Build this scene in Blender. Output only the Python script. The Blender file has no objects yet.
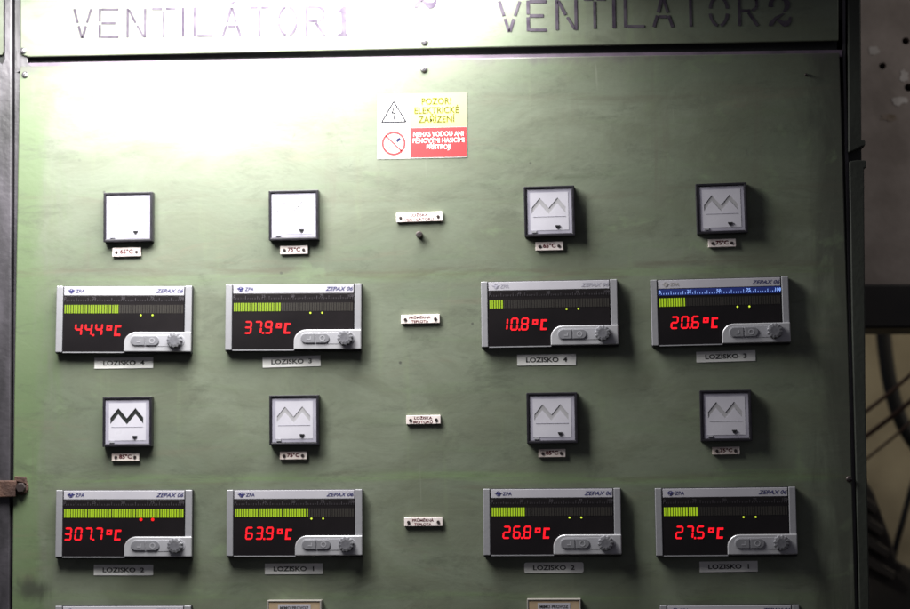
import bpy, bmesh, math, random
from mathutils import Vector, Matrix
from mathutils.geometry import tessellate_polygon
random.seed(7)
S = bpy.context.scene
COL = S.collection
R = math.radians

# ------------------------------------------------------------------ camera
FOC, SEN, D = 50.0, 23.6, 2.063
YAW, PIT, ROLL = R(4.2), R(4.67), R(0.5)
CP = Vector((D*math.sin(YAW)*math.cos(PIT), -D*math.cos(YAW)*math.cos(PIT), -D*math.sin(PIT)))
F = (-CP).normalized()
R0 = F.cross(Vector((0, 0, 1))).normalized(); U0 = R0.cross(F)
CR = R0*math.cos(ROLL) - U0*math.sin(ROLL)
CU = U0*math.cos(ROLL) + R0*math.sin(ROLL)
cd = bpy.data.cameras.new('camera'); cam = bpy.data.objects.new('camera', cd); COL.objects.link(cam)
cam.matrix_world = Matrix(((CR.x, CU.x, -F.x, CP.x), (CR.y, CU.y, -F.y, CP.y), (CR.z, CU.z, -F.z, CP.z), (0, 0, 0, 1)))
cd.lens = FOC; cd.sensor_width = SEN; cd.sensor_fit = 'HORIZONTAL'; cd.clip_start = 0.05; cd.clip_end = 100
cd.dof.use_dof = True; cd.dof.focus_distance = 2.0; cd.dof.aperture_fstop = 2.8
S.camera = cam

def P(px, py, y=0.0):
    """point of the plane Y=y that the photograph shows at this pixel -> (x, z)"""
    nx = (px/910-0.5)*SEN/FOC; ny = (0.5-py/609)*(609/910)*SEN/FOC
    d = F + CR*nx + CU*ny
    t = (y-CP.y)/d.y
    q = CP + d*t
    return q.x, q.z

# ------------------------------------------------------------------ materials
def mat(name, col, rough=0.5, metal=0.0, col2=None, scale=30.0, stretch=(1, 1, 1), bump=0.0, bscale=200.0, spec=0.5, coat=0.0,
        emit=None, estr=0.0, rvar=0.1, detail=6.0):
    m = bpy.data.materials.new(name); m.use_nodes = True
    nt = m.node_tree; n = nt.nodes; L = nt.links
    b = n['Principled BSDF']
    b.inputs['Metallic'].default_value = metal
    b.inputs['Specular IOR Level'].default_value = spec
    b.inputs['Coat Weight'].default_value = coat
    b.inputs['Coat Roughness'].default_value = 0.12
    tc = n.new('ShaderNodeTexCoord'); mp = n.new('ShaderNodeMapping'); mp.inputs['Scale'].default_value = stretch
    L.new(tc.outputs['Object'], mp.inputs['Vector'])
    no = n.new('ShaderNodeTexNoise'); no.inputs['Scale'].default_value = scale; no.inputs['Detail'].default_value = detail
    L.new(mp.outputs['Vector'], no.inputs['Vector'])
    c2 = col2 if col2 else tuple(c*0.8 for c in col)
    cr = n.new('ShaderNodeValToRGB')
    cr.color_ramp.elements[0].position = 0.35; cr.color_ramp.elements[1].position = 0.65
    cr.color_ramp.elements[0].color = (*c2, 1); cr.color_ramp.elements[1].color = (*col, 1)
    L.new(no.outputs['Fac'], cr.inputs['Fac']); L.new(cr.outputs['Color'], b.inputs['Base Color'])
    mr = n.new('ShaderNodeMapRange'); mr.inputs['To Min'].default_value = rough+rvar; mr.inputs['To Max'].default_value = max(0.03, rough-rvar)
    L.new(no.outputs['Fac'], mr.inputs['Value']); L.new(mr.outputs['Result'], b.inputs['Roughness'])
    if bump:
        n2 = n.new('ShaderNodeTexNoise'); n2.inputs['Scale'].default_value = bscale; n2.inputs['Detail'].default_value = 4
        L.new(tc.outputs['Object'], n2.inputs['Vector'])
        bp = n.new('ShaderNodeBump'); bp.inputs['Strength'].default_value = bump; bp.inputs['Distance'].default_value = 0.001
        L.new(n2.outputs['Fac'], bp.inputs['Height']); L.new(bp.outputs['Normal'], b.inputs['Normal'])
    if emit:
        b.inputs['Emission Color'].default_value = (*emit, 1); b.inputs['Emission Strength'].default_value = estr
    return m

def panel_paint(name, header=False):
    m = bpy.data.materials.new(name); m.use_nodes = True
    nt = m.node_tree; n = nt.nodes; L = nt.links
    b = n['Principled BSDF']
    tc = n.new('ShaderNodeTexCoord')
    def noise(scale, stretch, detail=6, rough=0.55, dist=0.0, off=(0, 0, 0)):
        mp = n.new('ShaderNodeMapping'); mp.inputs['Scale'].default_value = stretch; mp.inputs['Location'].default_value = off
        L.new(tc.outputs['Object'], mp.inputs['Vector'])
        t = n.new('ShaderNodeTexNoise'); t.inputs['Scale'].default_value = scale; t.inputs['Detail'].default_value = detail
        t.inputs['Roughness'].default_value = rough; t.inputs['Distortion'].default_value = dist
        L.new(mp.outputs['Vector'], t.inputs['Vector']); return t.outputs['Fac']
    def rng(v, a, c, lo=0.0, hi=1.0, smooth=True):
        r = n.new('ShaderNodeMapRange'); r.interpolation_type = 'SMOOTHSTEP' if smooth else 'LINEAR'
        for k, x in zip(('From Min', 'From Max', 'To Min', 'To Max'), (a, c, lo, hi)): r.inputs[k].default_value = x
        L.new(v, r.inputs['Value']); return r.outputs['Result']
    def mth(op, a, c):
        q = n.new('ShaderNodeMath'); q.operation = op
        for i, x in enumerate((a, c)):
            if isinstance(x, (int, float)): q.inputs[i].default_value = x
            else: L.new(x, q.inputs[i])
        return q.outputs[0]
    def mix(fac, ca, cb, mode='MIX'):
        q = n.new('ShaderNodeMix'); q.data_type = 'RGBA'; q.blend_type = mode
        L.new(fac, q.inputs[0]) if not isinstance(fac, float) else setattr(q.inputs[0], 'default_value', fac)
        for i, x in ((6, ca), (7, cb)):
            if isinstance(x, tuple): q.inputs[i].default_value = (*x, 1)
            else: L.new(x, q.inputs[i])
        return q.outputs[2]
    big = noise(4.0, (1, 1, 1.6), 5)
    cloud = noise(11.0, (1, 1, 1.8), 7, 0.6, 0.6, (3, 1, 7))
    streak = noise(7.0, (0.9, 1, 9.0), 7, 0.6, 0.4, (1, 5, 2))
    vst = noise(9.0, (6.0, 1, 0.6), 6, 0.6, 0.2, (8, 5, 2))
    fine = noise(160.0, (1, 1, 1), 3, 0.6)
    c = mix(rng(big, 0.35, 0.65), (0.112, 0.134, 0.094), (0.152, 0.174, 0.128))
    c = mix(rng(cloud, 0.40, 0.66, 0, 0.8), c, (0.094, 0.108, 0.070))
    c = mix(rng(streak, 0.50, 0.72, 0, 0.35), c, (0.115, 0.156, 0.090))
    c = mix(rng(vst, 0.56, 0.78, 0, 0.30), c, (0.165, 0.215, 0.115))
    c = mix(rng(fine, 0.4, 0.7, 0, 0.16), c, (0.10, 0.115, 0.085))
    sep = n.new('ShaderNodeSeparateXYZ'); L.new(tc.outputs['Object'], sep.inputs[0])
    if not header:
        # wiped strips where the paint is cleaner, just above each row of displays
        wob = noise(3.0, (1.5, 1, 0.3), 5, 0.5, 0.0, (0, 3, 9))
        z = mth('ADD', sep.outputs['Z'], mth('MULTIPLY', mth('SUBTRACT', wob, 0.5), 0.022))
        ragged = rng(noise(10, (0.7, 1, 14), 6, 0.6, 0.3, (5, 2, 2)), 0.36, 0.62, 0.1, 1)
        for (px, py, w, s) in ((360, 277, 0.010, 0.25), (300, 479, 0.010, 0.42), (300, 597, 0.007, 0.25)):
            zc = P(px, py)[1]
            d = mth('ABSOLUTE', mth('SUBTRACT', z, zc), 0.0)
            k = rng(d, w, 0.001, 0, s)
            c = mix(mth('MULTIPLY', k, ragged), c, (0.135, 0.225, 0.078))
        # greener scuffed strip down the left edge, dirt along the right edge and the top edge
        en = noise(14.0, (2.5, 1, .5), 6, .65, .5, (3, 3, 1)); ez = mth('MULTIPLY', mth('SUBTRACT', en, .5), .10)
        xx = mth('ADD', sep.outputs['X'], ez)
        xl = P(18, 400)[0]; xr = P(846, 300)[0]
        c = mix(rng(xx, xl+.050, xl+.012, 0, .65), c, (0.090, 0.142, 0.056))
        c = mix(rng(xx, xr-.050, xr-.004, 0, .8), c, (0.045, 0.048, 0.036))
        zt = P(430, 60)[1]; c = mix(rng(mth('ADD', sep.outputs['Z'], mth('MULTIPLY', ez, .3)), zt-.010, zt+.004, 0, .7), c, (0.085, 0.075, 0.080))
        # a greasy hand smudge low on the left
        sx, sz = P(34, 590); dx = mth('MULTIPLY', mth('SUBTRACT', sep.outputs['X'], sx), 1.0); dz = mth('MULTIPLY', mth('SUBTRACT', sep.outputs['Z'], sz), 1.5)
        dd = mth('ADD', mth('SQRT', mth('ADD', mth('MULTIPLY', dx, dx), mth('MULTIPLY', dz, dz)), 0.0), mth('MULTIPLY', ez, .5))
        c = mix(rng(dd, .026, .004, 0, .8), c, (0.035, 0.036, 0.03))
        ln = noise(2.2, (1, 1, 0.6), 5, .55, 0, (2, 7, 7))
        lw = noise(13.0, (.8, 1, 8), 7, .7, .4, (1, 1, 9))
        for (py, w, s) in ((262, .010, .55), (190, .008, .30), (470, .006, .35), (92, .012, .3)):
            zz_ = mth('ADD', sep.outputs['Z'], mth('MULTIPLY', mth('SUBTRACT', ln, .5), .10))
            k = rng(mth('ABSOLUTE', mth('SUBTRACT', zz_, P(600, py)[1]), 0.0), w, .0005, 0, s)
            c = mix(mth('MULTIPLY', k, rng(lw, .42, .62)), c, (0.085, 0.075, 0.052))
        # brown wipe marks
        br = noise(5.0, (0.8, 1, 5.0), 7, 0.65, 0.8, (11, 4, 8))
        c = mix(rng(br, 0.58, 0.72, 0, 0.35), c, (0.145, 0.118, 0.085))
        # finger dirt and drips
        sm = noise(26.0, (1, 1, 0.8), 6, 0.7, 1.0, (2, 9, 4))
        c = mix(rng(sm, 0.66, 0.74, 0, 0.5), c, (0.07, 0.075, 0.06))
    pale = noise(34.0, (1, 1, 1.2), 4, 0.55, 0.4, (4, 4, 4)); pm = noise(5.0, (1, 1, 1), 3, 0.5, 0, (7, 1, 1))
    c = mix(mth('MULTIPLY', rng(pale, 0.56, 0.70, 0, 0.35), rng(pm, 0.48, 0.6)), c, (0.165, 0.225, 0.125))
    dk = noise(21.0, (0.6, 1, 1.5), 10, 0.78, 0.5, (6, 3, 3))
    c = mix(rng(dk, 0.50, 0.68, 0, 0.55), c, (0.068, 0.078, 0.054))
    drip = noise(40.0, (1, 1, 0.07), 5, 0.6, 0.3, (2, 2, 6)); dm = noise(4.0, (1, 1, 1), 3, 0.5, 0, (3, 8, 1))
    c = mix(mth('MULTIPLY', rng(drip, 0.56, 0.70, 0, 0.4), rng(dm, 0.45, 0.6)), c, (0.105, 0.100, 0.075))
    # specks
    vo = n.new('ShaderNodeTexVoronoi'); vo.inputs['Scale'].default_value = 26.0; vo.inputs['Randomness'].default_value = 1.0
    L.new(tc.outputs['Object'], vo.inputs['Vector'])
    spn = noise(9.0, (1, 1, 1), 2, 0.5, 0, (5, 5, 1))
    spk = mth('MULTIPLY', rng(vo.outputs['Distance'], 0.060, 0.03), rng(spn, 0.56, 0.62))
    c = mix(mth('MULTIPLY', spk, 0.75), c, (0.03, 0.03, 0.028))
    # scratches
    sc = noise(60.0, (1, 1, 0.05), 2, 0.5, 1.5, (1, 2, 3))
    sc2 = noise(6.0, (1, 1, 1), 2, 0.5, 0, (9, 2, 3))
    c = mix(mth('MULTIPLY', rng(sc, 0.70, 0.74, 0, 0.5), rng(sc2, 0.5, 0.6)), c, (0.20, 0.22, 0.17))
    L.new(c, b.inputs['Base Color'])
    L.new(rng(cloud, 0.3, 0.75, 0.40, 0.56), b.inputs['Roughness'])
    b.inputs['Specular IOR Level'].default_value = 0.72
    hs = mth('ADD', mth('MULTIPLY', fine, 0.12), mth('ADD', mth('MULTIPLY', cloud, 0.8), mth('MULTIPLY', streak, 0.15)))
    bp = n.new('ShaderNodeBump'); bp.inputs['Strength'].default_value = 0.5; bp.inputs['Distance'].default_value = 0.0012
    L.new(hs, bp.inputs['Height']); L.new(bp.outputs['Normal'], b.inputs['Normal'])
    return m

M = {}
M['green'] = panel_paint('worn_green_paint')
M['green_h'] = panel_paint('worn_green_paint_header', True)
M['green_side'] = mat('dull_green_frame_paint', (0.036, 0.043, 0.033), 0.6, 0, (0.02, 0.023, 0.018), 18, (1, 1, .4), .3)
M['lilac'] = mat('greyish_lilac_steel', (0.070, 0.064, 0.076), 0.42, 0.15, (0.016, 0.015, 0.018), 35, (1, 1, .35), .4, 150, spec=.9)
M['gap'] = mat('dark_gap', (0.018, 0.02, 0.02), 0.6)
M['gapledge'] = mat('ledge_primer', (0.16, 0.12, 0.17), 0.5, 0, (0.10, 0.08, 0.11), 40)
M['stencil'] = mat('purple_black_stencil_ink', (0.042, 0.033, 0.050), 0.8, 0, (0.085, 0.075, 0.092), 70, (1, 1, 1), 0, spec=.05)
M['screw'] = mat('zinc_screw', (0.32, 0.30, 0.33), 0.35, 0.8, (0.18, 0.17, 0.19), 300)
M['slot'] = mat('screw_slot', (0.02, 0.02, 0.02), 0.7)
M['blk'] = mat('black_plastic', (0.012, 0.012, 0.015), 0.4, 0, (0.02, 0.02, 0.024), 60)
M['frame'] = mat('black_moulded_frame', (0.009, 0.008, 0.012), 0.36, 0, (0.014, 0.013, 0.018), 90)
M['rail'] = mat('satin_grey_rail', (0.40, 0.40, 0.43), 0.38, 0.45, (0.33, 0.33, 0.36), 40, (1, 1, .3), .1)
M['head'] = mat('pale_grey_header', (0.46, 0.45, 0.50), 0.4, 0.1, (0.41, 0.40, 0.45), 30)
M['screen'] = mat('tinted_screen', (0.005, 0.004, 0.005), 0.34, 0, (0.009, 0.007, 0.008), 9, (1, 1, 1), .15, 40, spec=0.42, rvar=.08)
M['unlit'] = mat('unlit_bar_cells', (0.030, 0.027, 0.024), 0.4)
M['pod'] = mat('silver_pod', (0.50, 0.50, 0.53), 0.30, 0.35, (0.42, 0.42, 0.45), 60)
M['podr'] = mat('recessed_pod_grey', (0.44, 0.44, 0.48), 0.35, 0.3)
M['btn'] = mat('grey_rubber_button', (0.20, 0.20, 0.22), 0.45, 0.1, (0.16, 0.16, 0.18), 100)
M['knob'] = mat('dark_grey_knob', (0.20, 0.20, 0.22), 0.42, 0.3, (0.13, 0.13, 0.15), 150)
M['navy'] = mat('navy_print', (0.025, 0.025, 0.13), 0.5)
M['faint'] = mat('worn_grey_print', (0.34, 0.33, 0.40), 0.5)
M['yell'] = mat('worn_tan_print', (0.36, 0.34, 0.34), 0.5)
M['darkp'] = mat('dim_scale_print', (0.060, 0.054, 0.064), 0.5)
M['redled'] = mat('lit_red_segments', (0.3, 0.0, 0.0), 0.5, emit=(1.0, 0.006, 0.018), estr=1.25)
M['reddim'] = mat('unlit_red_segments', (0.05, 0.006, 0.008), 0.5, emit=(1.0, 0.01, 0.02), estr=0.02)
M['bar'] = mat('lit_green_bar', (0.06, 0.09, 0.0), 0.5, 0, emit=(0.30, 0.46, 0.010), estr=0.95)
M['bluel'] = mat('blue_backlit_scale', (0.01, 0.02, 0.1), 0.5, 0, emit=(0.008, 0.018, 0.15), estr=0.45)
M['bluew'] = mat('bright_scale_marks', (0.3, 0.4, 0.7), 0.5, 0, emit=(0.22, 0.42, 1.0), estr=0.9)
M['dotg'] = mat('small_yellow_green_lamp', (0.2, 0.3, 0.02), 0.5, emit=(0.65, 0.8, 0.05), estr=1.1)
M['dotr'] = mat('small_red_lamp', (0.3, 0.0, 0.0), 0.5, emit=(1.0, 0.01, 0.01), estr=1.2)
M['face'] = mat('white_indicator_face', (0.50, 0.49, 0.55), 0.3, 0, (0.44, 0.43, 0.49), 25, coat=.35)
M['facedge'] = mat('grey_face_border', (0.33, 0.32, 0.385), 0.35, 0, (0.26, 0.25, 0.31), 50)
M['flagw'] = mat('pale_flag', (0.36, 0.355, 0.38), 0.4)
M['flagb'] = mat('black_flag', (0.012, 0.014, 0.014), 0.5)
M['tag'] = mat('off_white_engraved_plate', (0.78, 0.71, 0.70), 0.5, 0, (0.66, 0.58, 0.56), 120, (1, 1, 1), .2)
M['tagd'] = mat('dirty_engraved_plate', (0.84, 0.76, 0.72), 0.5, 0, (0.66, 0.55, 0.51), 90, (1, 1, 1), .2)
M['tagt'] = mat('dark_red_engraving', (0.09, 0.004, 0.012), 0.8, spec=.1)
M['tape'] = mat('grey_label_tape', (0.82, 0.82, 0.81), 0.45, 0, (0.72, 0.72, 0.70), 60)
M['tapet'] = mat('black_label_print', (0.035, 0.035, 0.035), 0.5)
M['sty'] = mat('pale_yellow_sticker', (0.58, 0.55, 0.15), 0.6, 0, (0.54, 0.51, 0.14), 60)
M['stw'] = mat('white_sticker', (0.48, 0.48, 0.47), 0.6, 0, (0.44, 0.44, 0.43), 60)
M['str'] = mat('red_sticker_ink', (0.50, 0.022, 0.028), 0.55, 0, (0.45, 0.02, 0.025), 60)
M['stt'] = mat('glare_olive_ink', (0.085, 0.085, 0.008), 0.6, spec=.15)  # black print given an olive colour, as if washed out by strong light
M['stk'] = mat('thin_dark_ink', (0.012, 0.012, 0.02), 0.6, spec=.1)
M['stb'] = mat('dark_blue_ink', (0.02, 0.02, 0.08), 0.6, spec=.1)
M['stwt'] = mat('white_sticker_lettering', (0.85, 0.85, 0.85), 0.45)
M['tan'] = mat('tan_window', (0.40, 0.30, 0.20), 0.45, 0, (0.32, 0.23, 0.14), 40)
M['tanf'] = mat('clear_grey_rim', (0.30, 0.28, 0.26), 0.3, 0)
M['rust'] = mat('rusty_steel', (0.12, 0.062, 0.045), 0.75, 0.1, (0.045, 0.022, 0.017), 60, (1, 1, 1), .8, 300)
M['bolt'] = mat('dark_bolt', (0.055, 0.042, 0.042), 0.45, 0.5, (0.05, 0.04, 0.04), 200)
M['conc'] = mat('grubby_plaster', (0.39, 0.34, 0.315), 0.85, 0, (0.25, 0.215, 0.195), 14, (1, 1, 1), .8, 60)
M['plas'] = mat('chipped_white_filler', (0.60, 0.57, 0.55), 0.85, 0, (0.45, 0.42, 0.40), 60, (1, 1, 1), .8, 90)
M['stain'] = mat('brown_stain', (0.16, 0.12, 0.075), 0.8, 0, (0.3, 0.25, 0.22), 50)
M['hole'] = mat('hole_dark', (0.01, 0.01, 0.01), 0.9)
M['beam'] = mat('black_steel_beam', (0.012, 0.011, 0.012), 0.5, 0, (0.02, 0.017, 0.016), 20)
M['far'] = mat('far_tan_wall', (0.42, 0.37, 0.26), 0.8, 0, (0.22, 0.19, 0.13), 7)
M['hose'] = mat('black_hose', (0.012, 0.012, 0.012), 0.5)
M['cable'] = mat('brown_cable', (0.09, 0.045, 0.03), 0.6)
M['mach'] = mat('dark_machine_paint', (0.035, 0.03, 0.025), 0.6, 0, (0.06, 0.05, 0.04), 12)

# ------------------------------------------------------------------ geometry helpers
def finish(name, bm, m, parent=None, loc=None, smooth=False, cache=None):
    me = bpy.data.meshes.new(name)
    bmesh.ops.recalc_face_normals(bm, faces=bm.faces)
    bm.to_mesh(me); bm.free(); me.materials.append(m)
    if smooth:
        for p in me.polygons: p.use_smooth = True
    return link(name, me, parent, loc)
def link(name, me, parent=None, loc=None):
    o = bpy.data.objects.new(name, me); COL.objects.link(o)
    if parent: o.parent = parent
    if loc: o.location = loc
    return o
def prism(bm, pts, y0, y1, holes=()):
    """polygon(s) in XZ extruded from y0 (front, smaller) to y1"""
    loops = [list(pts)] + [list(h) for h in holes]
    flat = [p for l in loops for p in l]
    tris = tessellate_polygon([[Vector((p[0], p[1], 0)) for p in l] for l in loops])
    f = [bm.verts.new((p[0], y0, p[1])) for p in flat]
    b = [bm.verts.new((p[0], y1, p[1])) for p in flat]
    if not holes:
        bm.faces.new(f); bm.faces.new(b[::-1])
    else:
        for t in tris:
            try:
                bm.faces.new([f[i] for i in t]); bm.faces.new([b[i] for i in reversed(t)])
            except ValueError: pass
    k = 0
    for l in loops:
        c = len(l)
        for i in range(c):
            j = (i+1) % c
            bm.faces.new((f[k+i], f[k+j], b[k+j], b[k+i]))
        k += c
def rect(x0, z0, x1, z1): return [(x0, z0), (x1, z0), (x1, z1), (x0, z1)]
def rrect(x0, z0, x1, z1, r, corners=(1, 1, 1, 1), n=6):
    """corners: BL, BR, TR, TL"""
    out = []
    for (cx, cz, a0, on, qx, qz) in ((x0+r, z0+r, 180, corners[0], x0, z0), (x1-r, z0+r, 270, corners[1], x1, z0),
                                     (x1-r, z1-r, 0, corners[2], x1, z1), (x0+r, z1-r, 90, corners[3], x0, z1)):
        if not on: out.append((qx, qz)); continue
        for i in range(n+1):
            a = R(a0+90*i/n); out.append((cx+r*math.cos(a), cz+r*math.sin(a)))
    return out
def circ(x, z, r, n=20): return [(x+r*math.cos(2*math.pi*i/n), z+r*math.sin(2*math.pi*i/n)) for i in range(n)]
def bev(bm, off, seg=2, lim=35):
    es = [e for e in bm.edges if len(e.link_faces) == 2 and e.calc_face_angle(0) > R(lim)]
    bmesh.ops.bevel(bm, geom=es, offset=off, segments=seg, profile=0.5, affect='EDGES', clamp_overlap=True)
def slab(name, pts, y0, y1, m, parent=None, bevel=0, holes=(), loc=None, seg=2):
    bm = bmesh.new(); prism(bm, pts, y0, y1, holes)
    if bevel: 
        bmesh.ops.recalc_face_normals(bm, faces=bm.faces); bev(bm, bevel, seg)
    return finish(name, bm, m, parent, loc)
def stroke(bm, a, b, w, y0, y1):
    dx, dz = b[0]-a[0], b[1]-a[1]; l = math.hypot(dx, dz) or 1e-9; nx, nz = -dz/l*w/2, dx/l*w/2
    prism(bm, [(a[0]+nx, a[1]+nz), (a[0]-nx, a[1]-nz), (b[0]-nx, b[1]-nz), (b[0]+nx, b[1]+nz)], y0, y1)
def tube(bm, pts, r, n=8):
    pts = [Vector(p) for p in pts]; rings = []
    for i, p in enumerate(pts):
        t = (pts[min(i+1, len(pts)-1)]-pts[max(i-1, 0)]).normalized()
        a = t.cross(Vector((0, 1, 0.01))).normalized(); c = t.cross(a)
        rings.append([bm.verts.new(p+(a*math.cos(2*math.pi*k/n)+c*math.sin(2*math.pi*k/n))*r) for k in range(n)])
    for q, s in zip(rings, rings[1:]):
        for k in range(n): bm.faces.new((q[k], q[(k+1) % n], s[(k+1) % n], s[k]))
    bm.faces.new(rings[0]); bm.faces.new(rings[-1][::-1])

TXT = {}
def text_mesh(body, h=None, w=None, bold=0.0, shear=0.0, lines=0.9, align='CENTER'):
    """flat lettering mesh in XZ, centred on 0,0 and scaled to height h and width w"""
    key = (body, h, w, bold, shear)
    if key in TXT: return TXT[key]
    cu = bpy.data.curves.new('lettering', 'FONT'); cu.body = body; cu.size = 1; cu.offset = bold; cu.shear = shear
    cu.align_x = align; cu.space_line = lines; cu.resolution_u = 3
    o = bpy.data.objects.new('tmp', cu); COL.objects.link(o)
    dg = bpy.context.evaluated_depsgraph_get()
    me = bpy.data.meshes.new_from_object(o.evaluated_get(dg))
    bpy.data.objects.remove(o); bpy.data.curves.remove(cu)
    xs = [v.co.x for v in me.vertices]; ys = [v.co.y for v in me.vertices]
    x0, x1, y0, y1 = min(xs), max(xs), min(ys), max(ys)
    sx = (w/(x1-x0)) if w else None; sy = (h/(y1-y0)) if h else None
    sx = sx or sy; sy = sy or sx
    for v in me.vertices:
        v.co = Vector(((v.co.x-(x0+x1)/2)*sx, 0, (v.co.y-(y0+y1)/2)*sy))
    me.materials.clear()
    TXT[key] = me
    return me
def text(name, body, m, parent, x, z, y, h=None, w=None, bold=0.0, shear=0.0, lines=0.9):
    me = text_mesh(body, h, w, bold, shear, lines)
    if len(me.materials): 
        if me.materials[0] != m:
            me = me.copy(); me.materials.clear(); me.materials.append(m)
    else: me.materials.append(m)
    return link(name, me, parent, (x, y, z))

def empty(name, loc, tilt=0.0, scale=1.0):
    o = bpy.data.objects.new(name, None); COL.objects.link(o); o.location = loc; o.rotation_euler = (0, -tilt, 0)
    o.scale = (scale,)*3; o.empty_display_size = 0.02
    return o
def tag(o, label, cat, group=None, kind=None):
    if label: o['label'] = label
    if cat: o['category'] = cat
    if group: o['group'] = group
    if kind: o['kind'] = kind
    return o

# ------------------------------------------------------------------ the cabinet
PX = 0.00107          # a photo pixel on the panel, in metres
def pl(pts, y=0.0): return [P(a, b, y) for a, b in pts]

cab = empty('control_cabinet', (*[P(430, 609)[0]], 0.0, P(430, 609)[1]))
tag(cab, 'worn green steel control cabinet with stencilled header plate, carrying all the displays', 'control cabinet')
IC = Matrix.Translation(-Vector(cab.location))
def cabpart(o, parent=cab):
    o.parent = parent
    if parent is cab: o.location = Vector(o.location)-Vector(cab.location)
    return o
# rounded edges: plates 2 mm thick, front surface at Y=0
mp_ = slab('front_plate', pl([(19.5, 66.3), (130, 64.4), (430, 58.8), (640, 55.5), (839.5, 52.8), (848.5, 340), (858, 690), (11, 690), (14, 400)][::-1]), 0.0, 0.003, M['green'], bevel=0.0012)
cabpart(mp_)
hp = slab('header_plate', pl([(20, -160), (20.5, 54.8), (29, 57.2), (230, 53.0), (460, 48.2), (690, 43.9), (838.5, 41.0), (838, -160)][::-1]), -0.001, 0.003, M['green_h'], bevel=0.0012)
cabpart(hp)
# ledge lip under the gap and dark channel behind
lip = slab('gap_ledge', pl([(18, 62.5), (18, 70), (430, 62), (843, 56), (843, 49.0), (430, 54.8)][::-1]), 0.0045, 0.010, M['gapledge']); cabpart(lip)
back = slab('gap_channel', pl([(10, 30), (10, 100), (850, 90), (850, 20)][::-1], 0.012), 0.012, 0.02, M['gap']); cabpart(back)
# left upright of this cabinet
lu = slab('left_upright', pl([(13.6, -160), (13.2, 150), (10.5, 690), (25, 690), (27, 120), (26, -160)][::-1]), 0.0035, 0.035, M['lilac'], bevel=0.001); cabpart(lu)
# chamfer of the channel end (small gusset)
gs = slab('gusset', pl([(17, 50), (17, 72), (33, 66.8), (30, 65.5), (20.8, 57.5)][::-1]), 0.0005, 0.0044, M['lilac']); cabpart(gs)
# right upright: groove, then return flange in two lengths with tabs
gr = slab('right_groove', pl([(836, -160), (837, 60), (843, 200), (852, 690), (866, 690), (862, 300), (859, -160)][::-1], .012), 0.012, 0.06, M['gap']); cabpart(gr)
rb = slab('groove_bead', pl([(842.5, -160), (843, 60), (846.8, 200), (856.5, 690), (859, 690), (849.4, 200), (845.6, 60), (845, -160)][::-1], .005), 0.005, 0.0118, M['lilac']); cabpart(rb)
ru = slab('upper_flange', pl([(847.5, -160), (848.3, 152.5), (852.5, 151.5), (862.5, 146.5), (865.2, 146), (865.2, 140.5), (861.2, 140), (859.6, -160)][::-1]), -0.001, 0.035, M['green_side'], bevel=0.0012); cabpart(ru)
rl = slab('lower_flange', pl([(849.2, 161.5), (852, 330), (861.5, 690), (871, 690), (865.5, 400), (864, 168.5), (866, 168), (866, 160.5), (857, 160.2)][::-1]), -0.001, 0.035, M['green_side'], bevel=0.0012); cabpart(rl)
side = slab('side_wall', pl([(857, -160), (857, 690), (864, 690), (860, -160)][::-1], .036), 0.036, 0.35, M['green_side']); cabpart(side)

def screw(px, py, r=0.0037, ang=30, m='screw', y=0.0, dome=True):
    x, z = P(px, py, y)
    root = bmesh.new()
    n = 20; prof = [(1, 0), (1, -.0012), (.85, -.0022), (.5, -.0027), (0.0, -.0028)]
    rings = []
    for (f, dy) in prof[:-1]:
        rings.append([root.verts.new((r*f*math.cos(2*math.pi*i/n), dy, r*f*math.sin(2*math.pi*i/n))) for i in range(n)])
    for a, b in zip(rings, rings[1:]):
        for i in range(n): root.faces.new((a[i], a[(i+1) % n], b[(i+1) % n], b[i]))
    root.faces.new(rings[-1])
    o = finish('screw', root, M[m], cab, Vector((x, y, z))-Vector(cab.location), smooth=True)
    b2 = bmesh.new(); a = R(ang); stroke(b2, (-r*.82*math.cos(a), -r*.82*math.sin(a)), (r*.82*math.cos(a), r*.82*math.sin(a)), r*.28, -.00292, -.0021)
    finish('slot', b2, M['slot'], o)
screw(424.5, 42, .0038, 12, y=-.001); screw(424, 69.3, .0038, 62)
screw(23.3, 51.0, .0036, 100, y=-.001); screw(25.2, 75, .0036, 40)
screw(849, 479, .0034, 10, 'bolt', y=-.001)
screw(806, 75, .0016, 10, 'bolt')

# stencilled lettering on the header plate
G = 0.06
ST = {
 'V': [((0, 1), (.22, .52)), ((.27, .42), (.46, 0)), ((.5, 0), (.70, .42)), ((.76, .52), (1, 1))],
 'E': [((.06, 0), (.06, .45)), ((.06, .55), (.06, 1)), ((.14, .97), (1, .97)), ((.14, .5), (.85, .5)), ((.14, .03), (1, .03))],
 'N': [((.05, 0), (.05, 1)), ((.12, .95), (.46, .50)), ((.54, .42), (.88, .03)), ((.95, 0), (.95, 1))],
 'T': [((0, .97), (.42, .97)), ((.58, .97), (1, .97)), ((.5, 0), (.5, .90))],
 'I': [((.5, 0), (.5, 1))],
 'L': [((.06, 0), (.06, 1)), ((.16, .03), (1, .03))],
 'A': [((0, 0), (.20, .38)), ((.25, .48), (.47, .98)), ((.53, .98), (.75, .48)), ((.80, .38), (1, 0)), ((.3, .34), (.70, .34))],
 'Á': [((0, 0), (.20, .38)), ((.25, .48), (.47, .98)), ((.53, .98), (.75, .48)), ((.80, .38), (1, 0)), ((.3, .34), (.70, .34)), ((.45, 1.08), (.66, 1.2))],
 'R': [((.06, 0), (.06, 1)), ((.15, .97), (.7, .97)), ((.7, .97), (.95, .85)), ((.95, .85), (.95, .62)), ((.95, .62), (.72, .50)), ((.15, .5), (.62, .5)), ((.52, .44), (.98, 0))],
}
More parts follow.
